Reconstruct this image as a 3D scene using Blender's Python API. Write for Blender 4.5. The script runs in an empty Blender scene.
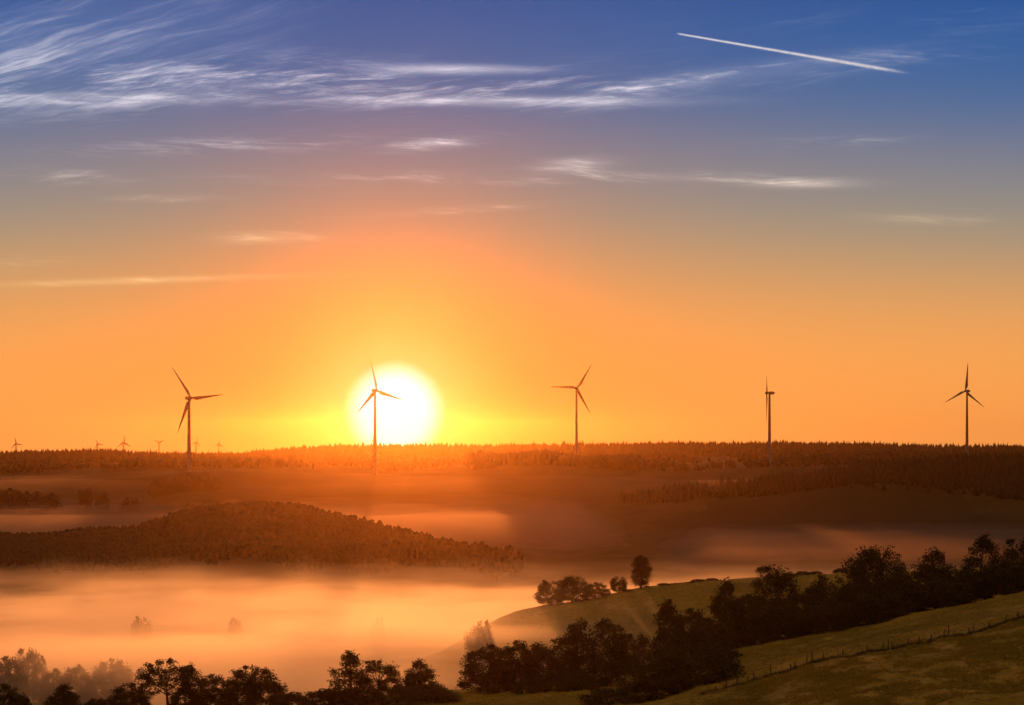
import bpy, math, random
import numpy as np

F = 2400.0          # focal length in pixels of the 1024-wide frame
U0, Y0 = 512.0, 440.0
R = math.radians
C = bpy.context.scene
COL = C.collection

# ------------------------------------------------------------------ camera
cam = bpy.data.cameras.new("camera")
cam.sensor_width = 36.0
cam.lens = F / 1024 * 36.0
cam.shift_y = (Y0 - 352.5) / 1024.0
cam.clip_start = 0.5
cam.clip_end = 120000.0
co = bpy.data.objects.new("camera", cam)
co.location = (0, 0, 0)
co.rotation_euler = (R(90), 0, 0)
COL.objects.link(co)
C.camera = co

# ------------------------------------------------------------------ render / exposure
C.render.engine = "CYCLES"
C.view_settings.view_transform = "Standard"
C.view_settings.look = "None"
C.view_settings.exposure = 0.0
C.view_settings.gamma = 1.0
C.view_settings.use_curve_mapping = False
C.cycles.max_bounces = 6
C.cycles.diffuse_bounces = 2
C.cycles.glossy_bounces = 1
C.cycles.transmission_bounces = 2
C.cycles.volume_bounces = 3
C.cycles.transparent_max_bounces = 8
C.cycles.use_denoising = True
C.cycles.sample_clamp_indirect = 4.0

SUN_AZ = math.atan((395 - U0) / F)      # visible sun, to the right of +Y
SUN_EL = math.atan((Y0 - 412) / F)
LAMP_EL = R(2.2)
SUN_STRENGTH = 0.9
SUN_COLOR = (1.0, 0.32, 0.085)
HAZE_DENSITY = 1.75e-5
HAZE_G = 0.945

# ------------------------------------------------------------------ sun lamp
sl = bpy.data.lights.new("sun", "SUN")
sl.energy = SUN_STRENGTH
sl.angle = R(0.5)
sl.color = SUN_COLOR
so = bpy.data.objects.new("sun", sl)
so.rotation_euler = (R(90) - LAMP_EL, 0, math.pi - SUN_AZ)
# light must travel from (+Y) towards the camera: lamp -Z points to -Y, slightly down
so.rotation_euler = (-(R(90) - LAMP_EL), 0, -SUN_AZ)
COL.objects.link(so)


# ------------------------------------------------------------------ node helpers
class V:
    """a scalar socket with arithmetic"""
    def __init__(s, nt, x): s.nt, s.x = nt, x
    def _m(s, op, *a, clamp=False):
        n = s.nt.nodes.new("ShaderNodeMath"); n.operation = op; n.use_clamp = clamp
        for i, q in enumerate((s,) + a):
            if isinstance(q, V): s.nt.links.new(q.x, n.inputs[i])
            else: n.inputs[i].default_value = float(q)
        return V(s.nt, n.outputs[0])
    def __add__(s, o): return s._m("ADD", o)
    __radd__ = __add__
    def __sub__(s, o): return s._m("SUBTRACT", o)
    def __rsub__(s, o): return (s * -1.0) + o
    def __mul__(s, o): return s._m("MULTIPLY", o)
    __rmul__ = __mul__
    def __truediv__(s, o): return s._m("DIVIDE", o)
    def exp(s): return s._m("EXPONENT")
    def sqrt(s): return s._m("SQRT")
    def pow(s, p): return s._m("POWER", p)
    def clamp(s): return s._m("ADD", 0.0, clamp=True)
    def max(s, o): return s._m("MAXIMUM", o)
    def min(s, o): return s._m("MINIMUM", o)
    def smooth(s, a, b):
        n = s.nt.nodes.new("ShaderNodeMapRange"); n.interpolation_type = "SMOOTHSTEP"
        s.nt.links.new(s.x, n.inputs[0])
        n.inputs[1].default_value = a; n.inputs[2].default_value = b
        n.inputs[3].default_value = 0; n.inputs[4].default_value = 1
        return V(s.nt, n.outputs[0])


def vec(nt, x, y, z):
    n = nt.nodes.new("ShaderNodeCombineXYZ")
    for i, q in enumerate((x, y, z)):
        if isinstance(q, V): nt.links.new(q.x, n.inputs[i])
        else: n.inputs[i].default_value = float(q)
    return n.outputs[0]


def noise(nt, v, scale, detail=4, rough=0.55, dist=0.0):
    n = nt.nodes.new("ShaderNodeTexNoise")
    nt.links.new(v, n.inputs["Vector"])
    n.inputs["Scale"].default_value = scale
    n.inputs["Detail"].default_value = detail
    n.inputs["Roughness"].default_value = rough
    n.inputs["Distortion"].default_value = dist
    return V(nt, n.outputs["Fac"])


def scalecol(nt, col, fac):
    n = nt.nodes.new("ShaderNodeVectorMath"); n.operation = "SCALE"
    if isinstance(col, tuple): n.inputs[0].default_value = col
    else: nt.links.new(col, n.inputs[0])
    if isinstance(fac, V): nt.links.new(fac.x, n.inputs["Scale"])
    else: n.inputs["Scale"].default_value = fac
    return n.outputs[0]


def addcol(nt, a, b):
    n = nt.nodes.new("ShaderNodeVectorMath"); n.operation = "ADD"
    nt.links.new(a, n.inputs[0]); nt.links.new(b, n.inputs[1])
    return n.outputs[0]


def mixcol(nt, a, b, fac):
    n = nt.nodes.new("ShaderNodeMix"); n.data_type = "RGBA"
    for q, k in ((a, 6), (b, 7)):
        if isinstance(q, tuple): n.inputs[k].default_value = q + (1,)
        else: nt.links.new(q, n.inputs[k])
    if isinstance(fac, V): nt.links.new(fac.x, n.inputs[0])
    else: n.inputs[0].default_value = fac
    return n.outputs[2]


def lin(r, g, b):
    f = lambda c: (c / 255 / 12.92) if c / 255 <= 0.04045 else ((c / 255 + 0.055) / 1.055) ** 2.4
    return (f(r), f(g), f(b))


# ------------------------------------------------------------------ world (sky, sun glow, cirrus)
w = bpy.data.worlds.new("World"); C.world = w; w.use_nodes = True
nt = w.node_tree; nt.nodes.clear()
outw = nt.nodes.new("ShaderNodeOutputWorld"); bg = nt.nodes.new("ShaderNodeBackground")
nt.links.new(bg.outputs[0], outw.inputs[0])
tc = nt.nodes.new("ShaderNodeTexCoord")
sep = nt.nodes.new("ShaderNodeSeparateXYZ"); nt.links.new(tc.outputs["Generated"], sep.inputs[0])
dx, dy, dz = (V(nt, sep.outputs[i]) for i in range(3))
horiz = (dx * dx + dy * dy).sqrt().max(0.02)
tanel = dz / horiz                                   # tangent of the elevation
az = dx / dy.max(0.02)
front = dy.smooth(0.0, 0.5)
# angular distance from the sun in degrees
sd = (math.sin(SUN_AZ) * math.cos(SUN_EL), math.cos(SUN_AZ) * math.cos(SUN_EL), math.sin(SUN_EL))
dot = dx * sd[0] + dy * sd[1] + dz * sd[2]
ang = (2.0 - 2.0 * dot).max(0.0).sqrt() * (180 / math.pi)
# elevation gradient; away from the sun the same colours sit lower
hx = (az - (395 - U0) / F) * 1.0
low = tanel + (hx * hx * 0.06).min(0.03) - (ang * (-0.42)).exp() * 0.02
fac = (low / 0.4).clamp()
ramp = nt.nodes.new("ShaderNodeValToRGB"); nt.links.new(fac.x, ramp.inputs[0])
ramp.color_ramp.interpolation = "B_SPLINE"
stops = [(0.0, (244, 160, 82)), (.022, (248, 162, 80)), (.046, (240, 163, 88)), (.070, (198, 154, 106)),
         (.094, (144, 142, 129)), (.118, (118, 124, 142)), (.140, (66, 106, 152)), (.165, (26, 92, 158)), (.19, (10, 80, 150)),
         (.26, (36, 58, 108)), (.40, (28, 40, 72))]
cr = ramp.color_ramp
while len(cr.elements) < len(stops): cr.elements.new(0.5)
for e, (p, c) in zip(cr.elements, stops):
    e.position = p / 0.4; e.color = lin(*c) + (1,)
base = ramp.outputs[0]
# sun glow
g1 = (ang * (-1 / 2.6)).exp()
g2 = (ang * (-1 / 0.85)).exp()
core = (1.0 - ang.smooth(0.66, 1.30))
base = scalecol(nt, base, 1.0 - (ang * (-1 / 3.2)).exp() * 0.72)
daz = (az - (395 - U0) / F) * (1 / 0.075)
base = scalecol(nt, base, 1.0 - (daz * daz * -1.0).exp() * (tanel.max(0.0) * (-1 / 0.030)).exp() * 0.80)
base = addcol(nt, base, scalecol(nt, (0.30, 0.0, 0.0), g1))
base = addcol(nt, base, scalecol(nt, (-0.10, 0.012, 0.012), (ang * (-1 / 5.0)).exp()))
base = addcol(nt, base, scalecol(nt, (0.6, 0.44, 0.42), g2))
base = addcol(nt, base, scalecol(nt, (1.0, 0.7, 0.9), core))

# cirrus: streaks of ice cloud, laid out by azimuth and elevation
U = az * F + U0
Y = Y0 - (dz / dy.max(0.02)) * F
warp = noise(nt, vec(nt, U * 0.004, Y * 0.012, 3.0), 1.0, 3)
def streaks(tilt, sx, sy, seed, lo, hi, detail=6, rough=0.62):
    yy = Y + U * tilt + (warp - 0.5) * 30.0
    n_ = noise(nt, vec(nt, U * sx, yy * sy, seed), 1.0, detail, rough, 0.12)
    r_ = noise(nt, vec(nt, U * sx * 1.7, (yy + U * 0.05) * sy * 2.6, seed + 4.0), 1.0, 6, 0.65, 0.1)
    r_ = (r_ - 0.5)._m("ABSOLUTE") * (-7.0) + 1.0
    return n_.smooth(lo, hi) * (r_.clamp() * 0.85 + 0.42)
fine = streaks(0.10, 0.0075, 0.075, 1.7, 0.44, 0.76, 8, 0.70)
fine2 = streaks(-0.05, 0.011, 0.11, 9.2, 0.42, 0.72, 8, 0.70)
fan = streaks(0.28, 0.005, 0.055, 5.5, 0.40, 0.78)
def blob(u, y, hu, hy, tilt=0.0):
    a = (U - u) * (1.0 / hu); b = (Y - y - (U - u) * tilt) * (1.0 / hy)
    return ((a * a + b * b) * (-1.0)).exp()
tot = None
def add(t):
    global tot
    tot = t if tot is None else tot + t
wsp = (warp - 0.5)
add(blob(40, 88, 240, 24, -0.03) * (fine * 0.95 + fan * 0.35))
add(blob(60, 45, 210, 45, -0.25) * (fan * 0.55 + 0.10))
add(blob(40, 100, 180, 7, -0.02) * (fine2 * 0.5 + 0.22))
add(blob(330, 82, 170, 20, 0.05) * (fine * 0.75 + fine2 * 0.25))
add(blob(450, 69, 75, 4.5, 0.01) * (fine2 * 0.5 + 0.55))
add(blob(500, 101, 160, 5, 0.0) * (fine2 * 0.5 + 0.38))
add(blob(560, 88, 150, 18, -0.06) * (fine * 0.65))
add(blob(665, 84, 65, 9, -0.16) * (fine * 0.6 + fine2 * 0.35 + 0.14))
add(blob(790, 68, 120, 12, -0.14) * (fine * 0.5 + 0.10))
add(blob(900, 58, 90, 8, -0.06) * (fine2 * 0.35))
add(blob(240, 145, 190, 8, -0.03) * (fine2 * 0.40 + 0.02))
add(blob(432, 144, 40, 6, -0.10) * (fine2 * 0.7 + 0.22))
add(blob(65, 176, 60, 8, 0.0) * (fine * 0.5 + fine2 * 0.35))
add(blob(575, 165, 34, 7, -0.06) * (fine2 * 0.6 + 0.30))
add(blob(480, 178, 220, 7, 0.0) * (fine2 * 0.35 + 0.03))
add(blob(700, 178, 110, 5, 0.03) * (fine2 * 0.45 + 0.10))
add(blob(805, 184, 48, 4.5, 0.0) * (fine2 * 0.5 + 0.38))
add(blob(830, 143, 70, 7, -0.02) * (fine * 0.5 + fine2 * 0.2))
add(blob(920, 219, 60, 5, 0.02) * (fine2 * 0.5 + 0.12))
add(blob(265, 238, 48, 5.5, 0.0) * (fine2 * 0.6 + 0.25))
add(blob(125, 281, 140, 3.5, -0.03) * (fine2 * 0.4 + 0.33))
add(blob(20, 262, 50, 6, -0.05) * (fine2 * 0.5 + 0.05))
add(blob(170, 198, 60, 4, 0.0) * (fine2 * 0.4 + 0.08))
add(blob(455, 210, 75, 4, -0.07) * (fine2 * 0.4 + 0.08))
add(blob(900, 20, 260, 22, -0.05) * (fine * 0.10))
# contrail's white glow painted into the sky, seen behind the thin mesh
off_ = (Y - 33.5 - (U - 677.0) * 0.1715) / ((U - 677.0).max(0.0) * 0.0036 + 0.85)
trail_glow = (off_ * off_ * -1.0).exp() * U.smooth(675, 682) * (1.0 - U.smooth(868, 915)) * (noise(nt, vec(nt, U * 0.12, Y * 0.1, 2.0), 1.0, 4, .7).smooth(.25, .6) * 0.5 + 0.6)
add(trail_glow * 0.85)
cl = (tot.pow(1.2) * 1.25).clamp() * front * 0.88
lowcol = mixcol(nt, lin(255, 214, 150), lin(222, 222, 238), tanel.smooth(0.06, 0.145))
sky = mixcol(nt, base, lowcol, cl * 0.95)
# a share of the physical sky, so that what lies outside the frame is lit as at dawn
ns = nt.nodes.new("ShaderNodeTexSky"); ns.sky_type = "NISHITA"; ns.sun_disc = False
ns.sun_elevation = LAMP_EL; ns.sun_rotation = SUN_AZ; ns.air_density = 1.5; ns.dust_density = 2.0
nsc = scalecol(nt, ns.outputs[0], 0.004)
# behind the observer: plain dim dawn sky; the graded sky in front
fullsky = addcol(nt, mixcol(nt, lin(52, 54, 66), sky, dy.smooth(-0.5, 0.35)), nsc)
over = tanel.smooth(0.35, 1.3)  # warm overhead brightness, added out of frame to light the meadow
fullsky = mixcol(nt, fullsky, lin(212, 166, 108), over)
below = tanel.smooth(-0.08, -0.005)
fullsky = mixcol(nt, (0.05, 0.022, 0.008), fullsky, below)
nt.links.new(fullsky, bg.inputs[0]); bg.inputs[1].default_value = 1.0
w.cycles.sampling_method = "MANUAL"; w.cycles.sample_map_resolution = 2048

# ------------------------------------------------------------------ object helpers
def tag(o, label=None, cat=None, group=None, kind=None):
    if label: o["label"] = label
    if cat: o["category"] = cat
    if group: o["group"] = group
    if kind: o["kind"] = kind
    return o


def link(name, me, parent=None):
    o = bpy.data.objects.new(name, me); COL.objects.link(o)
    if parent: o.parent = parent
    return o


def npmesh(name, verts, faces, mat, smooth=False):
    """verts (n,3); faces list of equal-length index arrays"""
    me = bpy.data.meshes.new(name)
    verts = np.asarray(verts, np.float32); fs = [np.asarray(f, np.int32) for f in (faces if isinstance(faces, list) else [faces])]
    me.vertices.add(len(verts)); me.vertices.foreach_set("co", verts.ravel())
    nl = sum(f.size for f in fs); npoly = sum(len(f) for f in fs)
    me.loops.add(nl); me.loops.foreach_set("vertex_index", np.concatenate([f.ravel() for f in fs]))
    tot_ = np.concatenate([np.full(len(f), f.shape[1], np.int32) for f in fs])
    st = np.concatenate([[0], np.cumsum(tot_)[:-1]]).astype(np.int32)
    me.polygons.add(npoly); me.polygons.foreach_set("loop_start", st); me.polygons.foreach_set("loop_total", tot_)
    if smooth: me.polygons.foreach_set("use_smooth", np.ones(npoly, bool))
    me.update(calc_edges=True); me.validate()
    if mat: me.materials.append(mat)
    return me


class MB:
    """collects shapes into one mesh"""
    def __init__(s): s.v = []; s.f = {}; s.n = 0
    def add(s, v, *fs):
        v = np.asarray(v, float)
        for f in fs:
            f = np.asarray(f, int)
            if f.size: s.f.setdefault(f.shape[1], []).append(f + s.n)
        s.v.append(v); s.n += len(v)
    def tube(s, pts, rad, sides=7, cap=True):
        pts = np.asarray(pts, float); n = len(pts)
        t = np.gradient(pts, axis=0); t /= np.linalg.norm(t, axis=1)[:, None] + 1e-9
        ref = np.array([0.31, 0.95, 0.05]) if abs(t[0][2]) > 0.7 else np.array([0, 0, 1.0])
        a = np.cross(t, ref); a /= np.linalg.norm(a, axis=1)[:, None] + 1e-9
        b = np.cross(t, a)
        th = np.linspace(0, 2 * np.pi, sides, endpoint=False)
        ring = (pts[:, None] + np.asarray(rad)[:, None, None] * (a[:, None] * np.cos(th)[None, :, None] + b[:, None] * np.sin(th)[None, :, None])).reshape(-1, 3)
        i = np.arange(n - 1)[:, None] * sides; j = np.arange(sides)[None]; k = (j + 1) % sides
        q = np.stack([i + j, i + k, i + sides + k, i + sides + j], -1).reshape(-1, 4)
        s.add(ring, q)
        if cap:
            s.add(ring[:sides], np.arange(sides)[None, ::-1]); s.add(ring[-sides:], np.arange(sides)[None])
    def mesh(s, name, mat, smooth=False):
        return npmesh(name, np.concatenate(s.v), [np.concatenate(x) for x in s.f.values()], mat, smooth)


def material(name, color, rough=0.9, spec=0.2, var=None, vscale=1.0, bump=0.0, bscale=3.0, trans=0.0):
    m = bpy.data.materials.new(name); m.use_nodes = True
    n = m.node_tree; b = n.nodes["Principled BSDF"]
    b.inputs["Roughness"].default_value = rough
    b.inputs["Specular IOR Level"].default_value = spec
    tcx = n.nodes.new("ShaderNodeTexCoord")
    v = tcx.outputs["Object"]
    if var:
        f = noise(n, v, vscale, 5, 0.6).smooth(0.3, 0.7)
        n.links.new(mixcol(n, color, var, f), b.inputs["Base Color"])
    else:
        b.inputs["Base Color"].default_value = color + (1,)
    if bump:
        bn = n.nodes.new("ShaderNodeBump"); bn.inputs["Strength"].default_value = bump; bn.inputs["Distance"].default_value = 1.0
        n.links.new(noise(n, v, bscale, 6, 0.7).x, bn.inputs["Height"]); n.links.new(bn.outputs[0], b.inputs["Normal"])
    if trans:
        t = n.nodes.new("ShaderNodeBsdfTranslucent"); t.inputs[0].default_value = (color[0] * 1.6, color[1] * 1.5, color[2], 1)
        mx = n.nodes.new("ShaderNodeMixShader"); mx.inputs[0].default_value = trans
        n.links.new(b.outputs[0], mx.inputs[1]); n.links.new(t.outputs[0], mx.inputs[2])
        n.links.new(mx.outputs[0], n.nodes["Material Output"].inputs[0])
    return m


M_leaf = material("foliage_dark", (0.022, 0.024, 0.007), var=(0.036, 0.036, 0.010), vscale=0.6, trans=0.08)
M_bark = material("bark", (0.07, 0.05, 0.035), var=(0.04, 0.03, 0.022), vscale=2.0, bump=0.3, bscale=6)
M_wood = material("woodland", (0.012, 0.013, 0.005), var=(0.024, 0.022, 0.008), vscale=0.03)
M_white = material("turbine_white", (0.20, 0.195, 0.19), rough=0.55, spec=0.2, var=(0.16, 0.155, 0.15), vscale=0.2)
M_post = material("weathered_wood", (0.16, 0.12, 0.08), var=(0.08, 0.06, 0.04), vscale=5.0, bump=0.3, bscale=12)
M_wire = material("fence_wire", (0.2, 0.19, 0.18), rough=0.5, spec=0.5)
M_grass = material("grass_blades", (0.14, 0.12, 0.016), var=(0.24, 0.18, 0.03), vscale=0.12, trans=0.35)

# ------------------------------------------------------------------ numpy noise
def _hash(ix, iy, seed):
    h = (ix.astype(np.int64) * 374761393 + iy.astype(np.int64) * 668265263 + seed * 974711) & 0xFFFFFFFF
    h = ((h ^ (h >> 13)) * 1274126177) & 0xFFFFFFFF
    return ((h ^ (h >> 16)) & 0xFFFF) / 65535.0
def vnoise(x, y, seed=0):
    x, y = np.asarray(x, float), np.asarray(y, float)
    ix, iy = np.floor(x), np.floor(y); fx, fy = x - ix, y - iy
    sx, sy = fx * fx * (3 - 2 * fx), fy * fy * (3 - 2 * fy)
    a, b, c, d = _hash(ix, iy, seed), _hash(ix + 1, iy, seed), _hash(ix, iy + 1, seed), _hash(ix + 1, iy + 1, seed)
    return (a + (b - a) * sx) * (1 - sy) + (c + (d - c) * sx) * sy - 0.5
def fbm(x, y, seed=0, oct=4, g=0.5):
    s, a = 0, 1.0
    for i in range(oct):
        s = s + a * vnoise(x * 2 ** i + 17.3 * i, y * 2 ** i - 9.1 * i, seed + i); a *= g
    return s

# ------------------------------------------------------------------ terrain profile
# for each distance: (azimuth column, sight-line row) pairs giving the height of the ground there
PROFILE = [
    (-600, None, -30), (0, None, -13), (120, None, -25),
    (300, [(-400, 800), (0, 790), (450, 770), (640, 758), (770, 742), (1024, 722), (1400, 705)], 0),
    (440, [(-400, 750), (0, 745), (450, 722), (640, 708), (715, 691), (754, 680), (843, 656), (949, 637), (1005, 625), (1024, 620), (1400, 560)], 0),
    (520, [(-400, 722), (0, 720), (300, 714), (450, 700), (640, 690), (720, 668), (770, 656), (900, 629), (1024, 600), (1400, 532)], 0),
    (565, [(-400, 712), (0, 714), (300, 708), (450, 691), (560, 686), (640, 676), (720, 656), (770, 644), (900, 618), (1024, 592), (1400, 522)], 0),
    (690, [(-400, 700), (0, 702), (300, 714), (450, 712), (560, 702), (640, 685), (770, 668), (1024, 650), (1400, 610)], 0),
    (750, [(-400, 700), (0, 706), (300, 722), (400, 722), (450, 708), (520, 674), (600, 652), (700, 630), (770, 620), (1024, 605), (1400, 590)], 0),
    (850, [(-400, 690), (0, 692), (300, 696), (360, 690), (410, 672), (455, 648), (480, 630), (500, 617), (530, 609), (560, 604), (600, 598), (640, 588), (700, 582), (770, 577), (830, 574), (1024, 566), (1400, 552)], 0),
    (1000, [(-400, 652), (300, 654), (500, 648), (640, 638), (1024, 628), (1400, 610)], 0),
    (1280, [(-400, 601), (0, 602), (500, 604), (700, 600), (1024, 590), (1400, 580)], 0),
    (1450, [(-400, 577), (0, 575), (130, 573), (300, 575), (450, 578), (560, 584), (700, 583), (1024, 574), (1400, 570)], 0),
    (1700, [(-400, 558), (0, 558), (130, 554), (240, 545), (350, 551), (450, 560), (560, 571), (700, 568), (1024, 558), (1400, 556)], 0),
    (2000, [(-400, 546), (0, 542), (60, 541), (130, 534), (180, 521), (240, 511), (300, 512), (350, 522), (400, 534), (450, 546), (500, 553), (560, 560), (640, 556), (770, 552), (1024, 546), (1400, 542)], 0),
    (2450, [(-400, 545), (0, 535), (130, 532), (240, 530), (400, 535), (500, 540), (560, 541), (640, 532), (770, 524), (900, 515), (1024, 512), (1400, 505)], 0),
    (2750, [(-400, 505), (0, 507), (130, 501), (188, 494), (240, 494), (300, 500), (380, 505), (500, 508), (560, 513), (630, 510), (700, 502), (770, 492), (800, 487), (900, 471), (1024, 469), (1400, 460)], 0),
    (3000, [(-400, 480), (0, 484), (130, 478), (188, 473), (240, 473), (300, 480), (380, 484), (500, 480), (600, 484), (700, 483), (770, 482), (900, 474), (1024, 472), (1400, 464)], 0),
    (3400, [(-400, 470), (0, 474), (130, 470), (240, 468), (300, 470), (380, 472), (480, 467), (520, 463), (560, 464), (600, 468), (700, 471), (770, 467), (900, 468), (1024, 468), (1400, 462)], 0),
    (4300, [(-400, 468), (0, 466), (240, 464), (380, 464), (500, 466), (640, 464), (740, 461), (900, 457), (1024, 459), (1400, 460)], 0),
    (5200, [(-400, 464), (0, 460), (110, 458), (240, 461), (300, 457), (380, 456), (500, 457), (640, 456), (850, 452), (1024, 455), (1400, 458)], 0),
    (6000, [(-400, 458), (0, 455.5), (60, 453.5), (110, 452), (135, 455.5), (230, 456.5), (300, 450), (340, 448), (500, 447.5), (660, 445.5), (850, 445.5), (930, 447), (1024, 449.5), (1400, 452)], 0),
    (7600, None, -62), (11000, None, -62), (16000, None, -110),
]
KD = np.array([p[0] for p in PROFILE], float)
def _line(p, u):
    D, pts, z = p
    if pts is None: return np.full(np.shape(u), float(z))
    a = np.array(pts, float)
    # smoothed piecewise-linear in azimuth
    y = sum(np.interp(u + k, a[:, 0], a[:, 1]) * wt for k, wt in ((-24, .1), (-12, .2), (0, .4), (12, .2), (24, .1)))
    return -(y - Y0) / F * D
def height(u, D, detail=True):
    """ground height at azimuth column u and distance D (pchip along D)"""
    u = np.asarray(u, float); D = np.asarray(D, float); u, D = np.broadcast_arrays(u, D)
    Z = np.stack([_line(p, u) for p in PROFILE])
    h = np.diff(KD).reshape(-1, *([1] * u.ndim)); d = np.diff(Z, axis=0) / h
    m = np.zeros_like(Z); m[0] = d[0]; m[-1] = d[-1]
    with np.errstate(all="ignore"):
        w1, w2 = 2 * h[1:] + h[:-1], h[1:] + 2 * h[:-1]
        mm = (w1 + w2) / (w1 / d[:-1] + w2 / d[1:])
        m[1:-1] = np.where(d[:-1] * d[1:] > 0, mm, 0)
    k = np.clip(np.searchsorted(KD, D, side="right") - 1, 0, len(KD) - 2)
    take = lambda A: np.take_along_axis(A, k[None], 0)[0]
    z0, z1, m0, m1 = take(Z), take(Z[1:]), take(m), take(m[1:])
    hh = (KD[1:] - KD[:-1])[k]; t = np.clip((D - KD[k]) / hh, 0, 1)
    z = (2*t**3-3*t**2+1)*z0 + (t**3-2*t**2+t)*hh*m0 + (-2*t**3+3*t**2)*z1 + (t**3-t**2)*hh*m1
    if detail:
        x, y = to_xy(u, D)
        far = np.clip((D - 1200) / 2500, 0, 1)
        z = z + fbm(x / 7, y / 11, 3, 5, .62) * 0.75 * np.clip(1 - (D - 600) / 600, 0.2, 1) * (D > 200)
        z = z + fbm(x / 60, y / 80, 11, 3) * (0.5 + 3.5 * far)
        z = z + fbm(x / 260, y / 330, 23, 3) * 6.0 * far * np.clip((7000 - D) / 2000, 0.15, 1)
    return z
def to_xy(u, D):
    t = (np.asarray(u, float) - U0) / F
    return t * np.maximum(D, 250.0), np.asarray(D, float) * np.ones_like(t)
def uy(u, D, dz=0.0):
    x, y = to_xy(u, D); return float(x), float(y), float(height(u, D)) + dz

us = np.concatenate([np.linspace(-2400, -420, 12), np.arange(-400, -60, 20), np.arange(-60, 1085, 3.0), np.arange(1100, 1460, 20), np.linspace(1480, 3400, 12)])
Ds = np.concatenate([np.arange(-600, 300, 60), np.arange(300, 600, 1.3), np.arange(600, 1300, 5), np.arange(1300, 3500, 14), np.arange(3500, 7600, 60), np.arange(7600, 16001, 600)])
UU, DD = np.meshgrid(us, Ds)
ZZ = height(UU, DD); XX, YY = to_xy(UU, DD)
nr, nc = UU.shape
i = np.arange(nr - 1)[:, None] * nc; j = np.arange(nc - 1)[None]
quads = np.stack([i + j, i + j + 1, i + nc + j + 1, i + nc + j], -1).reshape(-1, 4)

# ground material: meadow near, patchwork of fields and woodland floor farther off
mg = bpy.data.materials.new("ground_cover"); mg.use_nodes = True
n = mg.node_tree; b = n.nodes["Principled BSDF"]; b.inputs["Roughness"].default_value = 1.0; b.inputs["Specular IOR Level"].default_value = 0.05
g = n.nodes.new("ShaderNodeNewGeometry"); sp = n.nodes.new("ShaderNodeSeparateXYZ"); n.links.new(g.outputs["Position"], sp.inputs[0])
px, py, pz = (V(n, sp.outputs[k]) for k in range(3))
big = noise(n, vec(n, px * 0.02, py * 0.012, 0.0), 1.0, 4, .6)
mid = noise(n, vec(n, px * 0.16, py * 0.07, 0.0), 1.0, 5, .65)
streak = noise(n, vec(n, px * 0.9 + py * 0.25, py * 0.30, 4.0), 1.0, 6, .7)
c1 = mixcol(n, (0.12, 0.094, 0.014), (0.20, 0.142, 0.022), big.smooth(.35, .65))
c1 = mixcol(n, c1, (0.28, 0.21, 0.06), mid.smooth(.52, .70) * 0.6)
c1 = mixcol(n, c1, (0.035, 0.034, 0.008), streak.smooth(.48, .68) * 0.85)
vo = n.nodes.new("ShaderNodeTexVoronoi"); n.links.new(vec(n, px * 0.0042, py * 0.0026, 0.0), vo.inputs["Vector"]); vo.inputs["Scale"].default_value = 1.0
vsep = n.nodes.new("ShaderNodeSeparateColor"); n.links.new(vo.outputs["Color"], vsep.inputs[0])
patch = V(n, vsep.outputs[0])
c2 = mixcol(n, (0.022, 0.020, 0.008), (0.042, 0.034, 0.014), patch.smooth(.55, .70))
c2 = mixcol(n, c2, (0.020, 0.020, 0.009), noise(n, vec(n, px * 0.02, py * 0.012, 7.0), 1.0, 5, .65).smooth(.48, .6) * 0.7)
n.links.new(mixcol(n, c1, c2, py.smooth(1150, 1450)), b.inputs["Base Color"])
bn = n.nodes.new("ShaderNodeBump"); bn.inputs["Strength"].default_value = 0.7; bn.inputs["Distance"].default_value = 0.8
n.links.new((streak + mid * 0.6).x, bn.inputs["Height"]); n.links.new(bn.outputs[0], b.inputs["Normal"])
ground = link("ground", npmesh("ground", np.stack([XX, YY, ZZ], -1).reshape(-1, 3), quads, mg, True))
tag(ground, "rolling ground from the dark near meadow down to the misty valley and up to the far ridge", "ground", kind="structure")

# ------------------------------------------------------------------ haze and fog
def volmat(name, density, g, color=(1, 1, 1)):
    m = bpy.data.materials.new(name); m.use_nodes = True; n = m.node_tree; n.nodes.clear()
    o = n.nodes.new("ShaderNodeOutputMaterial"); v = n.nodes.new("ShaderNodeVolumePrincipled")
    v.inputs["Color"].default_value = color + (1,); v.inputs["Density"].default_value = density; v.inputs["Anisotropy"].default_value = g
    n.links.new(v.outputs[0], o.inputs["Volume"]); return m
def box(name, lo, hi, mat):
    x0, y0, z0 = lo; x1, y1, z1 = hi
    v = [(x0,y0,z0),(x1,y0,z0),(x1,y1,z0),(x0,y1,z0),(x0,y0,z1),(x1,y0,z1),(x1,y1,z1),(x0,y1,z1)]
    f = [(0,3,2,1),(4,5,6,7),(0,1,5,4),(1,2,6,5),(2,3,7,6),(3,0,4,7)]
    return link(name, npmesh(name, v, np.array(f), mat))
hz = box("haze", (-21000, -700, -140), (21000, 16100, 125), volmat("haze_air", HAZE_DENSITY, HAZE_G, (1.0, 0.52, 0.14)))
tag(hz, "thin dawn haze in the air over the whole valley", "haze", kind="stuff")

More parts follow.
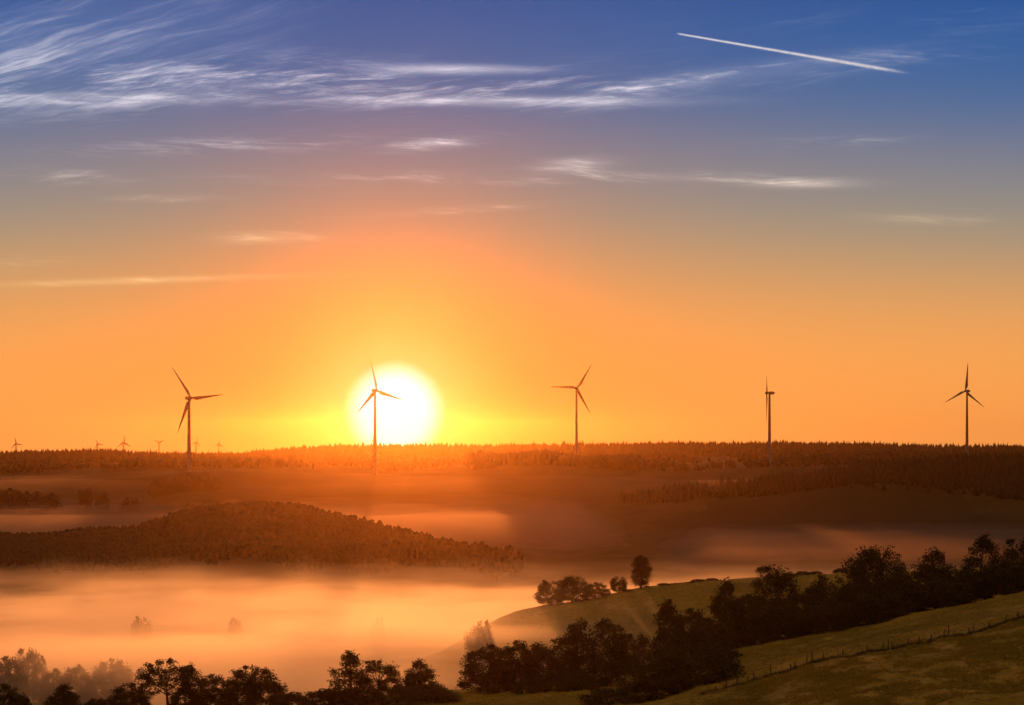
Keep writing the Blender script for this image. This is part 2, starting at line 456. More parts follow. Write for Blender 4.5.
def fogbank(name, label, density, g, top, amp, u_rng, d_rng, edge_u, edge_d, sc=(180, 260), seed=0, nu=120, nd=120, color=(1, .84, .68), ramp_=0.0):
    u = np.linspace(*u_rng, nu); d = np.linspace(*d_rng, nd)
    uu, dd = np.meshgrid(u, d); x, y = to_xy(uu, dd)
    e = np.clip((uu - u_rng[0]) / edge_u, 0, 1) * np.clip((u_rng[1] - uu) / edge_u, 0, 1) * np.clip((dd - d_rng[0]) / edge_d, 0, 1) * np.clip((d_rng[1] - dd) / edge_d, 0, 1)
    e = e * e * (3 - 2 * e)
    z = top + ramp_ * (dd - d_rng[0]) / (d_rng[1] - d_rng[0]) + fbm(x / sc[0], y / sc[1], seed, 4, .5) * amp
    zb = -132.0
    zt = zb + 0.5 + (z - zb) * e
    n0 = nu * nd
    top_v = np.stack([x, y, zt], -1).reshape(-1, 3); bot_v = top_v.copy(); bot_v[:, 2] = zb
    i = np.arange(nd - 1)[:, None] * nu; j = np.arange(nu - 1)[None]
    q = np.stack([i + j, i + j + 1, i + nu + j + 1, i + nu + j], -1).reshape(-1, 4)
    per = np.concatenate([np.arange(nu), np.arange(1, nd) * nu + nu - 1, (nd - 1) * nu + np.arange(nu - 2, -1, -1), np.arange(nd - 2, 0, -1) * nu])
    nx = np.roll(per, -1)
    side = np.stack([per + n0, nx + n0, nx, per], -1)
    o = link(name, npmesh(name, np.concatenate([top_v, bot_v]), [np.concatenate([q, q[:, ::-1] + n0, side])], volmat(name, density, g, color)))
    return tag(o, label, "fog", kind="stuff")
FOG_G = 0.8
FOG_STEP = 0.2
fog = fogbank("valley_fog", "thick peach fog filling the valley and drifting around its trees", 0.01, FOG_G, -46, 0, (-800, 1500), (560, 1560), 90, 60, seed=2, color=(.93, .85, .66))
m = fog.data.materials[0]; m.cycles.volume_step_rate = FOG_STEP
n = m.node_tree; pv = n.nodes["Principled Volume"]
tcx = n.nodes.new("ShaderNodeNewGeometry"); sp = n.nodes.new("ShaderNodeSeparateXYZ"); n.links.new(tcx.outputs["Position"], sp.inputs[0])
px, py, pz = (V(n, sp.outputs[k]) for k in range(3))
def gauss(cx, cy, rx, ry):
    a_ = (px - cx) * (1 / rx); b_ = (py - cy) * (1 / ry)
    return ((a_ * a_ + b_ * b_) * -1.0).exp()
n1 = noise(n, vec(n, px * 0.0065, py * 0.005, 0.0), 1.0, 2, .5)
n2 = noise(n, vec(n, px * 0.024, py * 0.017, 5.0), 1.0, 3, .6)
n3 = noise(n, vec(n, px * 0.010, py * 0.008, pz * 0.13), 1.0, 4, .62, 0.3)
z0 = (n1 - 0.5) * 16.0 + (n2 - 0.5) * 14.0 - 77.0 + gauss(-130, 705, 120, 95) * 19.0 + gauss(-60, 845, 55, 60) * 15.0 + gauss(25, 780, 60, 80) * 13.0
thick = 1.0 - (pz - z0).smooth(-6.0, 4.0)
veil = 1.0 - (pz - z0).smooth(-2.0, 17.0)
dens = (thick * 0.0095 + veil * 0.0026) * (n3.smooth(.36, .62) * 1.5 + 0.15) * py.smooth(560, 650) * (1.0 - (py + (n1 - 0.5) * 300.0).smooth(1230, 1350))
n.links.new(dens.x, pv.inputs["Density"])
fogbank("plain_mist", "low mist over the dark plain behind the tree belt at the right", 0.0009, FOG_G, -76, 5, (560, 1500), (1450, 2400), 160, 200, seed=51, color=(1, .70, .42))
fogbank("hill_mist", "mist lying between the dark wooded hill and the far slopes", 0.0010, FOG_G, -70, 8, (-500, 720), (1850, 3150), 160, 300, seed=21, color=(1, .70, .42))
fogbank("slope_mist", "faint mist drifting over the fields under the far ridge", 0.00025, FOG_G, -50, 12, (-500, 1500), (2400, 3600), 160, 400, seed=31, sc=(300, 400), color=(1, .70, .42))

# ------------------------------------------------------------------ woods that read as one mass
def wood(name, label, rng_u, rng_d, count, h, conifer, seed, keep=None, sides=5):
    r = np.random.default_rng(seed)
    u = r.uniform(*rng_u, count * 3); D = np.sqrt(r.uniform(rng_d[0]**2, rng_d[1]**2, count * 3))
    if keep is not None:
        k = keep(u, D, r); u, D = u[k], D[k]
    u, D = u[:count], D[:count]
    x, y = to_xy(u, D); z = height(u, D) - 0.6
    N = len(u); hh = h * np.clip(r.lognormal(0, 0.26, N), .4, 1.5) * (1 + 0.6 * fbm(x / 45, y / 60, seed, 3))
    th = np.linspace(0, 2 * np.pi, sides, endpoint=False)
    if conifer: rad = [(0.0, .13), (0.12, .23), (.45, .16), (.75, .075), (1.0, .006)]
    else: rad = [(0.05, .10), (0.25, .28), (.55, .36), (.84, .25), (1.0, .10)]
    rings = []
    for k, (hz_, rr) in enumerate(rad):
        jit = r.uniform(.65, 1.35, (N, sides)) if 0 < k else np.ones((N, sides))
        rx = hh[:, None] * rr * jit
        ph = th[None] + r.uniform(0, 6.28, N)[:, None] * 0 + k * 0.5
        zz = z[:, None] + hh[:, None] * (hz_ + r.uniform(-.05, .05, (N, sides)) * (k > 0))
        rings.append(np.stack([x[:, None] + rx * np.cos(ph), y[:, None] + rx * np.sin(ph), zz], -1))
    v = np.stack(rings, 1).reshape(-1, 3)
    L = len(rad); o = (np.arange(N) * L * sides)[:, None, None]; kk = (np.arange(L - 1) * sides)[None, :, None]; j = np.arange(sides)[None, None]; j1 = (j + 1) % sides
    q = np.stack([o + kk + j, o + kk + j1, o + kk + sides + j1, o + kk + sides + j], -1).reshape(-1, 4)
    cap = (np.arange(N) * L * sides)[:, None] + (L - 1) * sides + np.arange(sides)[None]
    ob = link(name, npmesh(name, v, [q, cap], M_wood))
    return tag(ob, label, "woodland", kind="stuff")

wood("ridge_forest", "dark conifer forest along the crest of the far ridge on the horizon", (-420, 1420), (5000, 6200), 20000, 8.5, True, 1)
wood("hillside_forest", "wooded dark hill standing above the valley fog on the left", (-420, 560), (1420, 2040), 34000, 4.8, False, 2, sides=5,
     keep=lambda u, D, r: (u < 300 + r.uniform(0, 1, len(u)) ** 3 * 230) & (D > 1600 + fbm(u / 50, u * 0, 6, 3) * 220 + r.normal(0, 30, len(u))))
wood("spruce_forest", "dark spruce forest on the broad hill to the right", (620, 1420), (2520, 2860), 8500, 12, True, 3,
     keep=lambda u, D, r: (D > 2840 - (u - 610) * 0.75 + r.normal(0, 12, len(u))))
wood("ridge_wood", "wooded low ridge in front of the far ridge behind the misty centre", (470, 640), (3330, 3520), 2500, 12, False, 4)
wood("field_wood", "scattered woods and hedges on the fields below the far ridge", (-400, 1420), (3400, 4950), 9000, 8, False, 5,
     keep=lambda u, D, r: fbm(u / 60 + D / 900, D / 160, 9, 3) > 0.02)

# ------------------------------------------------------------------ trees
def leaves(centres, radii, per, size, r, flat=0.8):
    """small leaf-spray quads scattered in clumps"""
    C_ = np.repeat(centres, per, 0); Rr = np.repeat(radii, per)
    d = r.normal(size=(len(C_), 3)); d /= np.linalg.norm(d, axis=1)[:, None]
    rad = Rr * r.uniform(0, 1, len(C_)) ** 0.45
    p = C_ + d * rad[:, None] * np.array([1, 1, flat])
    a = r.normal(size=p.shape); a /= np.linalg.norm(a, axis=1)[:, None]
    b_ = np.cross(a, r.normal(size=p.shape)); b_ /= np.linalg.norm(b_, axis=1)[:, None] + 1e-9
    s = size * r.uniform(.6, 1.4, len(p))[:, None]
    v = np.stack([p - a * s, p + b_ * s * .55, p + a * s, p - b_ * s * .55], 1).reshape(-1, 3)
    return v, np.arange(len(v)).reshape(-1, 4)

def make_tree(seed, H=12.0, Wd=10.0, base=0.22, shape="round", clumps=80, per=90, leaf=0.20, crad=1.25, open_=0.0, thick=1.0):
    """returns trunk mesh and crown mesh of a tree H metres tall"""
    r = np.random.default_rng(seed); rr = random.Random(seed)
    tb = MB()
    trunk_top = H * (0.72 if shape != "cone" else 0.92)
    n_ = 8; zt = np.linspace(-0.6, trunk_top, n_)
    bend = np.cumsum(r.normal(0, 0.12, (n_, 2)), 0) * (H / 12)
    pts = np.column_stack([bend, zt]); r0 = 0.028 * H * thick
    tb.tube(pts, np.linspace(r0, r0 * .18, n_), 8)
    cs, cr_ = [], []
    lobes = [(r.uniform(0, 6.28), r.uniform(.75, 1.3)) for _ in range(4)]
    clumps = int(clumps * 1.45); crad *= 1.12
    for k in range(clumps):
        th = r.uniform(0, 6.28)
        while True:
            t = r.uniform(0, 1)
            q_ = {"round": 1 - ((t - .42) / .62) ** 2, "dome": 1 - t ** 2 * .95, "cone": (1 - t) ** .8 + .08, "poplar": 1.0, "umbrella": 1 - ((t - .5) / .65) ** 2}.get(shape, 1 - t * .6)
            if r.uniform(0, 1) < q_: break
        if shape == "round": prof = math.sqrt(max(0.02, 1 - ((t - .42) / .64) ** 2))
        elif shape == "dome": prof = math.sqrt(max(0.05, 1 - t ** 2)) * 1.0
        elif shape == "cone": prof = (1 - t) ** 0.75 * 0.98 + 0.05
        elif shape == "poplar": prof = (math.sin(math.pi * min(1, t * .85 + .13)) ** .6)
        elif shape == "umbrella": prof = math.sqrt(max(0, 1 - ((t - .45) / .6) ** 2)); 
        else: prof = (0.55 + 0.45 * math.sin(5 * t + seed)) * (1 - t * .35)
        lob = 1 + 0.22 * sum(math.cos(th - a) * (q - 1) * 2 for a, q in lobes) / 2 + 0.10 * math.sin(3 * th + 5 * t + seed)
        rad = Wd / 2 * prof * lob * (r.uniform(.25, 1.0) ** (.42 if open_ < .5 else .25))
        z = H * (base + (1 - base) * t * .96)
        c = np.array([math.cos(th) * rad, math.sin(th) * rad, z + r.normal(0, .15)])
        edge = crad * r.uniform(.55, 1.1) * (0.75 if t > .85 else 1.0) * (H / 12)
        rxy = math.hypot(c[0], c[1]); lim = max(Wd / 2 * 1.12 * max(prof, .2) - edge * .5, .1)
        if rxy > lim: c[:2] *= lim / rxy
        c[2] = min(c[2], H - edge * .75)
        cs.append(c); cr_.append(edge)
    cs = np.array(cs); cr_ = np.array(cr_)
    # limbs run from the trunk to the clumps
    for c, e in list(zip(cs, cr_))[::3]:
        hz_ = min(max(c[2] * rr.uniform(.45, .75), H * base * .6), trunk_top * .97)
        q = np.array([np.interp(hz_, zt, pts[:, 0]), np.interp(hz_, zt, pts[:, 1]), hz_])
        m = (q + c) / 2 + np.array([0, 0, -0.05 * H]) * rr.uniform(.2, 1) + r.normal(0, .15, 3)
        tb.tube([q, (q + m) / 2 + r.normal(0, .06, 3), m, c], np.array([.30, .22, .15, .06]) * r0 * 1.1, 5, cap=False)
    v, f = leaves(cs, cr_, per, leaf, r)
    # a few loose sprays outside the clumps break the outline
    k = r.integers(0, len(cs), clumps * 3)
    off = r.normal(size=(len(k), 3)); off /= np.linalg.norm(off, axis=1)[:, None]
    sc_, sr = cs[k] + off * cr_[k][:, None] * 1.12, np.full(len(k), .28 * H / 12)
    sc_[:, 2] = np.minimum(sc_[:, 2], H)
    v2, f2 = leaves(sc_, sr, 7, leaf * .8, r)
    crown = npmesh("crown", np.concatenate([v, v2]), [np.concatenate([f, f2 + len(v)])], M_leaf)
    return tb.mesh("trunk", M_bark, True), crown, H, Wd

P = {
    "oak":    make_tree(11, 13, 12, .08, "round", 95, 95, .21, 1.5),
    "oak2":   make_tree(12, 13, 13, .05, "round", 105, 95, .21, 1.5),
    "dome":   make_tree(13, 11, 14, .04, "dome", 120, 90, .21, 1.6),
    "bushy":  make_tree(14, 11, 11, .05, "dome", 95, 90, .20, 1.4),
    "cone":   make_tree(15, 13, 10, .06, "cone", 90, 85, .20, 1.2),
    "poplar": make_tree(16, 16, 7.2, .10, "poplar", 80, 85, .20, 1.25),
    "open":   make_tree(17, 12, 11.5, .36, "umbrella", 56, 85, .19, 1.15, open_=1, thick=1.0),
    "ragged": make_tree(18, 13, 8.5, .10, "ragged", 62, 85, .20, 1.25),
    "ragged2": make_tree(19, 12, 9, .08, "ragged", 66, 85, .20, 1.2),
    "shrub":  make_tree(20, 4, 6.5, .02, "dome", 45, 80, .17, 2.4, thick=.6),
    "ash":    make_tree(21, 14, 10, .12, "round", 75, 85, .20, 1.25),
    "far":    make_tree(22, 12, 11, .10, "round", 46, 40, .42, 1.9),
    "farbush": make_tree(23, 9, 12, .03, "dome", 46, 40, .42, 2.0),
}
_used = set()
def tree(kind, u, ytop, D, wpx, label, group, name="tree", cat="tree", ybase=None):
    trunk, crown, H, Wd = P[kind]
    x, y, z = uy(u, D)
    if ybase is not None: z = -(ybase - Y0) / F * D
    h = (Y0 - ytop) / F * D - z
    rnd = random.Random(hash((int(u * 7), int(ytop * 3))) & 0xffff)
    root = bpy.data.objects.new(name, None); COL.objects.link(root)
    root.location = (x, y, z); root.rotation_euler = (0, 0, rnd.uniform(0, 6.28))
    s = h / H; sw = wpx * 1.12 / F * D / Wd
    root.scale = (sw, sw, s)
    tag(root, label, cat, group)
    t = link("trunk", trunk, root); c = link("crown", crown, root)
    return root

GA = "dark trees along the bottom edge"
for a in [
    ("bushy", 2, 684, 540, 44, "dark bushy tree cut by the lower left edge of the photo"),
    ("shrub", 22, 696, 545, 24, "low dark bush beside the bushy tree at the lower left edge"),
    ("cone", 64, 683, 540, 40, "small pointed dark tree below the two rounded pale trees"),
    ("shrub", 97, 698, 545, 26, "low dark shrub between the pointed tree and the rounded bush"),
    ("bushy", 130, 683, 535, 42, "dark rounded bush left of the open umbrella shaped tree"),
    ("open", 169, 660, 530, 58, "dark tree with open umbrella shaped crown and gaps of light"),
    ("ragged2", 186, 676, 534, 34, "slim dark tree tucked behind the right of the umbrella tree"),
    ("bushy", 212, 674, 540, 44, "dark leafy tree between the umbrella tree and the dense dome"),
    ("dome", 252, 665, 545, 60, "dense dome shaped dark tree left of the low bushes"),
    ("shrub", 292, 692, 540, 38, "low dark bushes right of the dense dome shaped tree"),
    ("shrub", 325, 689, 532, 50, "long low dark bush left of the tall ragged tree"),
    ("ragged", 350, 650, 525, 42, "tall ragged dark tree, leftmost of the close pair"),
    ("ash", 378, 658, 530, 40, "ragged dark tree, right one of the close pair"),
    ("shrub", 366, 688, 520, 40, "dark undergrowth bush at the feet of the close pair"),
    ("cone", 419, 658, 525, 44, "dark conical leafy tree standing right of the close pair"),
    ("dome", 424, 684, 515, 66, "broad dark bush at the foot of the conical leafy tree"),
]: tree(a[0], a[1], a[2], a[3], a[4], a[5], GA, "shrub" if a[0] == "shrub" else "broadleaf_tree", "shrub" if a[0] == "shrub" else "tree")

GB = "dark trees on the lower meadow"
for a in [
    ("bushy", 488, 644, 548, 50, "dark round tree at the left end of the meadow row, below the lone fog tree"),
    ("bushy", 516, 640, 552, 44, "dark uneven tree second from the left in the meadow row"),
    ("oak", 552, 637, 552, 50, "dark leafy tree third from the left in the meadow row"),
    ("oak2", 593, 619, 545, 62, "largest broad dark tree at the right end of the meadow row"),
    ("shrub", 535, 676, 535, 36, "dark low shrub under the middle of the meadow row"),
    ("shrub", 575, 672, 535, 40, "dark low shrub at the foot of the largest meadow tree"),
    ("ash", 634, 630, 690, 30, "paler misty tree in the gap right of the largest meadow tree"),
    ("bushy", 628, 655, 600, 34, "dim bush in the gap below the paler misty tree"),
]: tree(a[0], a[1], a[2], a[3], a[4], a[5], GB, "shrub" if a[0] == "shrub" else "broadleaf_tree", "shrub" if a[0] == "shrub" else "tree")

GC = "trees of the dark belt climbing the slope"
for a in [
    ("ragged", 667, 599, 520, 42, "tall dark tree with a knobbly top at the lower end of the tree belt"),
    ("dome", 694, 640, 470, 92, "huge dark bush where the fence meets the tree belt"),
    ("bushy", 655, 662, 465, 70, "large dark bush on the bottom edge left of the huge bush"),
    ("shrub", 612, 688, 460, 56, "low dark bush on the bottom edge below the meadow row"),
    ("bushy", 690, 608, 560, 52, "dense dark tree just right of the knobbly topped tree"),
    ("cone", 727, 577, 575, 46, "pointed dark tree first to rise above the belt from the left"),
    ("bushy", 708, 618, 540, 56, "broad dark tree filling the belt under the pointed tree"),
    ("bushy", 750, 594, 570, 46, "low dark tree in the dip between two pointed belt trees"),
    ("ash", 774, 561, 585, 44, "tall leafy tree left of the belt's dip, outlined against the pale field"),
    ("bushy", 778, 600, 565, 58, "dense dark bush under the tall leafy belt tree"),
    ("bushy", 806, 588, 575, 44, "low dark tree in the belt between the tall leafy one and a rounded one"),
    ("oak", 832, 574, 580, 44, "rounded dark tree at the left foot of the highest belt clump"),
    ("bushy", 830, 600, 562, 60, "broad dark bush under the rounded belt tree"),
    ("oak2", 877, 546, 585, 62, "big dark tree with a peaked crown in the belt left of the conical one"),
    ("bushy", 858, 578, 570, 48, "dark tree leaning on the left side of the big peaked tree"),
    ("bushy", 900, 572, 572, 50, "dark tree on the right side of the big peaked tree"),
    ("cone", 935, 547, 585, 60, "broad conical dark tree under the rightmost wind turbine"),
    ("bushy", 940, 578, 570, 60, "dense dark bush under the broad conical tree"),
    ("ragged", 984, 534, 585, 46, "tall dark tree with an uneven flat top near the right edge"),
    ("bushy", 968, 566, 575, 40, "dark tree filling the gap left of the tall flat topped tree"),
    ("ash", 1019, 535, 590, 34, "tall dark tree cut by the right edge of the photo"),
    ("bushy", 1004, 560, 572, 50, "dense dark bush between the last two tall trees at the right edge"),
    ("dome", 1050, 556, 575, 60, "broad dark tree mostly beyond the right edge of the photo"),
    ("bushy", 880, 590, 562, 60, "dark bush along the lower edge of the belt under the peaked tree"),
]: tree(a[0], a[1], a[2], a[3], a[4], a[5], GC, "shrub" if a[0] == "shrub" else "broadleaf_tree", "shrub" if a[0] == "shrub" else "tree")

GD = "trees on the crest of the pale middle field"
for a in [
    ("oak", 551, 580, 850, 26, "leftmost small tree on the crest of the pale field"),
    ("oak2", 573, 576, 852, 32, "widest round tree on the crest of the pale field"),
    ("bushy", 596, 582, 850, 26, "low rounded tree right of the widest crest tree"),
    ("oak", 619, 576, 850, 15, "small slim tree left of the tall poplar"),
    ("poplar", 641, 555, 850, 17, "tall poplar rising alone on the crest of the pale field"),
]: tree(*a, GD, "poplar_tree" if a[0] == "poplar" else "broadleaf_tree")
for k, (u, yt, wp) in enumerate([(606, 593, 10), (628, 589, 12), (652, 588, 12), (664, 583, 12), (676, 583, 13), (690, 582, 9), (699, 579, 14), (712, 578, 12), (790, 573, 12), (803, 571, 14), (816, 571, 12), (842, 568, 15)]):
    tree("shrub", u, yt, 852, wp, "small bush in the hedge line on the crest of the pale middle field", "hedge line on the middle field", "shrub", "shrub")

GE = "trees standing in the fog"
for a in [
    ("oak", 480, 620, 792, 26, "lone dim tree in the fog above the meadow row"),
    ("oak", 142, 616, 1010, 19, "faint ghostly tree in the fog above the umbrella tree"),
    ("oak2", 235, 617, 1020, 14, "tiny faint tree in the fog above the dense dome shaped tree"),
    ("oak", 378, 617, 1000, 14, "tiny faint tree in the fog above the close pair of ragged trees"),
    ("ash", 27, 645, 690, 24, "tallest pale fogged tree near the lower left edge"),
    ("bushy", 41, 655, 685, 16, "slim pale fogged tree right of the tallest fogged one"),
    ("bushy", 6, 656, 670, 40, "pale fogged tree at the left edge of the photo"),
    ("bushy", 54, 668, 675, 24, "small pale fogged bush left of the two rounded fogged trees"),
    ("dome", 76, 664, 680, 32, "rounded pale fogged tree above the small pointed dark tree"),
    ("dome", 112, 658, 695, 44, "widest pale fogged tree right of the other rounded one"),
]: tree(*a, GE, "broadleaf_tree")

GF = "small trees on the far misty fields"
for a in [
    ("farbush", 8, 487, 2700, 30, "leftmost tree of the dark far clump at the left edge"),
    ("farbush", 32, 490, 2700, 26, "middle tree of the dark far clump at the left edge"),
    ("farbush", 51, 492, 2690, 18, "right end tree of the dark far clump at the left edge"),
    ("far", 85, 488, 2700, 13, "single upright far tree right of the dark far clump"),
    ("farbush", 157, 477, 2760, 16, "left end tree of the far clump under the first large turbine"),
    ("farbush", 172, 475, 2765, 18, "second tree of the far clump under the first large turbine"),
    ("farbush", 186, 473, 2765, 16, "third tree of the far clump under the first large turbine"),
    ("farbush", 201, 473, 2765, 18, "fourth tree of the far clump under the first large turbine"),
    ("farbush", 216, 477, 2760, 18, "right end tree of the far clump under the first large turbine"),
    ("far", 102, 492, 2680, 12, "small dim far tree right of the single upright one"),
    ("farbush", 131, 497, 2640, 20, "low dim far tree left of the hill's wooded shoulder"),
    ("farbush", 210, 498, 2600, 24, "dim far tree above the wooded crest of the dark hill"),
    ("farbush", 190, 503, 2580, 14, "little dim far tree left of the one above the dark hill's crest"),
]: tree(*a, GF, "broadleaf_tree")

# ------------------------------------------------------------------ wind turbines
def blade_mesh(L):
    mb = MB(); secs = []
    for t, ch, th in ((0, .035, .035), (.05, .035, .034), (.18, .085, .024), (.35, .066, .016), (.6, .043, .009), (.85, .024, .005), (1, .006, .002)):
        a = np.linspace(0, 2 * np.pi, 10, endpoint=False)
        off = -.2 * ch if t > .1 else 0
        secs.append(np.column_stack([np.cos(a) * ch / 2 * L + (-off) * L, np.sin(a) * th / 2 * L, np.full(10, t * L)]))
    v = np.concatenate(secs); i = np.arange(len(secs) - 1)[:, None] * 10; j = np.arange(10)[None]; k = (j + 1) % 10
    mb.add(v, np.stack([i + j, i + k, i + 10 + k, i + 10 + j], -1).reshape(-1, 4))
    mb.add(secs[0], np.arange(10)[None, ::-1]); mb.add(secs[-1], np.arange(10)[None])
    return mb.mesh("blade", M_white, True)
BL = blade_mesh(1.0)
def ell(mb, c, r, n=12):
    pts, rad = [], []
    for t in np.linspace(-1, 1, n):
        pts.append((c[0], c[1] + r[1] * t, c[2])); rad.append(max(r[0] * (1 - abs(t) ** 2.6) ** .5, .02))
    mb.tube(pts, rad, 14)
def turbine(u, yhub, D, Rpx, yaw, phase, label, group, base_y=None, wide=1.0):
    x, y, z = uy(u, D)
    hub = (Y0 - yhub) / F * D
    Rm = Rpx / F * D
    root = bpy.data.objects.new("wind_turbine", None); COL.objects.link(root); root.location = (x, y, z)
    tag(root, label, "wind turbine", group)
    H = hub - z; mb = MB()
    k = Rm / 45 * wide
    zz = np.linspace(-2, H - 1.5 * k, 9); mb.tube(np.column_stack([zz * 0, zz * 0, zz]), np.linspace(2.7, 1.35, 9) * k, 20)
    link("tower", mb.mesh("tower", M_white, True), root)
    na = MB(); ell(na, (0, 2.2 * k, 0), (2.3 * k, 5.4 * k)); nac = link("nacelle", na.mesh("nacelle", M_white, True), root)
    nac.location = (0, 0, H); nac.rotation_euler = (0, 0, yaw)
    hb = MB(); ell(hb, (0, 0, 0), (1.9 * k, 2.4 * k)); ho = link("hub", hb.mesh("hub", M_white, True), root)
    fwd = (math.sin(yaw) * 4 * k, -math.cos(yaw) * 4 * k)
    ho.location = (fwd[0], fwd[1], H); ho.rotation_euler = (0, 0, yaw)
    for q in range(3):
        bl = link("blade", BL, root); bl.location = (fwd[0], fwd[1], H); bl.scale = (Rm * wide * 1.25, Rm * wide * 1.2, Rm)
        a = R(phase + 120 * q)                # angle seen from the camera, counter-clockwise from +x
        import mathutils
        bl.rotation_mode = "QUATERNION"
        qz = mathutils.Quaternion((0, 0, 1), yaw)
        qa = mathutils.Quaternion((0, 1, 0), math.pi / 2 - a)
        qp = mathutils.Quaternion((0, 0, 1), R(18))
        bl.rotation_quaternion = qz @ qa @ qp
    return root
GT = "large wind turbines across the valley"
turbine(189, 398, 3000, 38.5, R(40), 6, "large wind turbine standing left of the sun with one blade pointing right", GT)
turbine(375, 390.5, 3300, 34, R(38), 104, "large wind turbine in front of the glowing sun", GT)
turbine(576.5, 388, 3700, 28.5, R(14), 58, "large wind turbine just right of the sun with one blade pointing left", GT)
turbine(769.5, 393, 3450, 32, R(-96), 31, "large wind turbine seen side on, its blades almost in line with the tower", GT)
turbine(967, 391, 3700, 28.5, R(-47), 84, "rightmost large wind turbine above the dark spruce hill", GT)
GS = "tiny wind turbines on the horizon"
for u, yh, r_, ya, ph, lb in [
    (16, 443.5, 7, 20, 105, "tiny distant turbine nearest the left edge of the photo"),
    (97.5, 444, 6, 25, 115, "tiny distant turbine in the middle of the far forest crest"),
    (123.5, 442.5, 8.5, 30, 92, "tallest tiny distant turbine at the right end of the far forest crest"),
    (159, 442.5, 6, 10, 30, "tiny distant turbine with blades spread like a Y left of the first large turbine"),
    (196, 442.5, 6.5, 40, 75, "tiny distant turbine just right of the first large turbine"),
    (218.5, 444, 6.5, 35, 90, "tiny distant turbine second to the right of the first large turbine"),
    (373, 440, 5, 20, 90, "tiny distant turbine right under the sun"),
]: turbine(u, yh, 12000, r_, R(ya), ph, lb, GS, wide=2.1)

# ------------------------------------------------------------------ pasture fence
fence = bpy.data.objects.new("pasture_fence", None); COL.objects.link(fence)
fx, fy, fz = uy(870, 441); fence.location = (fx, fy, fz)
tag(fence, "old wooden post fence running up the slope between the two dark meadows", "fence")
rp = random.Random(5); tops = []
posts = [(716, 6), (726, 7), (737, 7.5), (748, 7), (753.9, 11), (770.5, 10), (790.7, 7), (794.6, 8), (807, 10), (812, 12.5), (823, 7), (842.6, 9), (867, 7), (882.8, 8), (888.4, 12), (891.7, 8), (907.8, 7), (919.7, 7.5), (931.3, 7), (943.8, 8), (948.5, 12), (968.8, 7), (973.5, 8.5), (989, 6), (1005.4, 9), (1018, 7), (1030, 8), (1045, 8)]
for u, hp in posts:
    x, y, z = uy(u, 441); h = hp / F * 441
    mb = MB(); lean = (rp.gauss(0, .05) * h, rp.gauss(0, .04) * h)
    rr_ = 0.11 + rp.random() * .045
    mb.tube([(0, 0, -.4), (lean[0] * .4, lean[1] * .4, h * .5), (lean[0], lean[1], h - .04), (lean[0], lean[1], h)], [rr_ * 1.1, rr_, rr_ * .95, rr_ * .6], 8)
    p = link("post", mb.mesh("post", M_post), fence); p.location = (x - fx, y - fy, z - fz)
    tops.append(np.array([x - fx, y - fy, z - fz, h]))
for lvl in (0.45, 0.85):
    mb = MB()
    for a, b_ in zip(tops[:-1], tops[1:]):
        pa = a[:3] + (0, 0, min(1.15, a[3] * .92) * lvl); pb = b_[:3] + (0, 0, min(1.15, b_[3] * .92) * lvl)
        m = (pa + pb) / 2 - (0, 0, .05)
        mb.tube([pa, m, pb], [.012] * 3, 4, cap=False)
    link("wire", mb.mesh("wire", M_wire), fence)

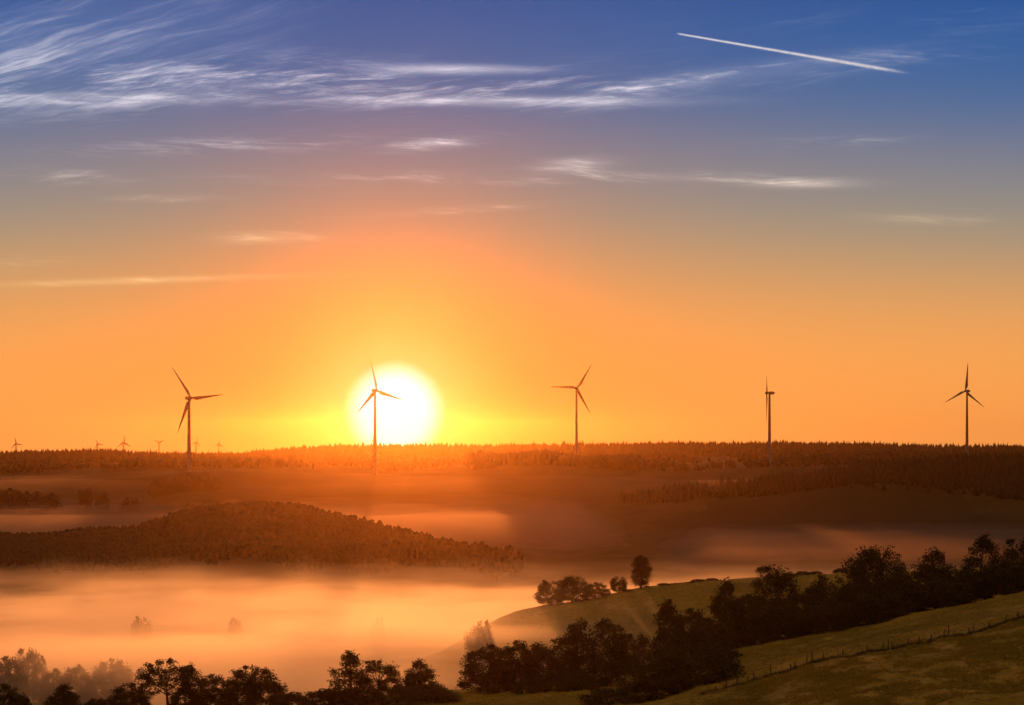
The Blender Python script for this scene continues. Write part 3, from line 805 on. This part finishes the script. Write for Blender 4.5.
# ------------------------------------------------------------------ grass
def grass(name, label, pts, hgt, seed, blades=4, spread=.12, mat=M_grass):
    r = np.random.default_rng(seed)
    u, D = pts; x, y = to_xy(u, D); z = height(u, D)
    N = len(u) * blades
    x = np.repeat(x, blades) + r.normal(0, spread, N); y = np.repeat(y, blades) + r.normal(0, spread, N); z = np.repeat(z, blades) - .04
    hh = np.repeat(hgt * r.lognormal(0, .35, len(u)), blades) * r.uniform(.6, 1.1, N)
    th = r.uniform(0, 6.28, N); wd = r.uniform(.02, .05, N); ln = r.normal(0, .35, (2, N)) * hh
    a = np.stack([x - np.cos(th) * wd, y - np.sin(th) * wd, z], -1); b2 = np.stack([x + np.cos(th) * wd, y + np.sin(th) * wd, z], -1)
    c = np.stack([x + ln[0], y + ln[1], z + hh], -1)
    v = np.stack([a, b2, c], 1).reshape(-1, 3)
    o = link(name, npmesh(name, v, np.arange(len(v)).reshape(-1, 3), mat)); return tag(o, label, "grass", kind="stuff")
r = np.random.default_rng(77)
u = r.uniform(690, 1080, 90000); D = r.uniform(330, 445, 90000)
k = fbm(*(np.array(to_xy(u, D)) / np.array([[3.5], [8.]])), 4, 3) > -.02 + r.normal(0, .12, len(u))
grass("meadow_grass", "rough grass tussocks on the near meadow below the fence", (u[k], D[k]), .30, 1)
u = r.uniform(400, 1080, 60000); D = r.uniform(447, 560, 60000)
k = fbm(*(np.array(to_xy(u, D)) / np.array([[9.], [14.]])), 6, 3) > -.1 + r.normal(0, .25, len(u))
grass("pasture_grass", "short grass on the meadow strip behind the fence", (u[k], D[k]), .18, 2)
u = r.uniform(700, 1060, 6000); D = 440.5 + r.normal(0, 1.3, 6000)
k = fbm(u / 5, D * 0.7, 8, 3) > -.05 + r.normal(0, .15, len(u))
M_weed = material("weeds", (0.035, 0.038, 0.012), var=(0.06, 0.055, 0.02), vscale=.5)
grass("weeds", "strip of tall dark weeds along the foot of the fence", (u[k], D[k]), .42, 3, 5, .12, M_weed)

# ------------------------------------------------------------------ contrail
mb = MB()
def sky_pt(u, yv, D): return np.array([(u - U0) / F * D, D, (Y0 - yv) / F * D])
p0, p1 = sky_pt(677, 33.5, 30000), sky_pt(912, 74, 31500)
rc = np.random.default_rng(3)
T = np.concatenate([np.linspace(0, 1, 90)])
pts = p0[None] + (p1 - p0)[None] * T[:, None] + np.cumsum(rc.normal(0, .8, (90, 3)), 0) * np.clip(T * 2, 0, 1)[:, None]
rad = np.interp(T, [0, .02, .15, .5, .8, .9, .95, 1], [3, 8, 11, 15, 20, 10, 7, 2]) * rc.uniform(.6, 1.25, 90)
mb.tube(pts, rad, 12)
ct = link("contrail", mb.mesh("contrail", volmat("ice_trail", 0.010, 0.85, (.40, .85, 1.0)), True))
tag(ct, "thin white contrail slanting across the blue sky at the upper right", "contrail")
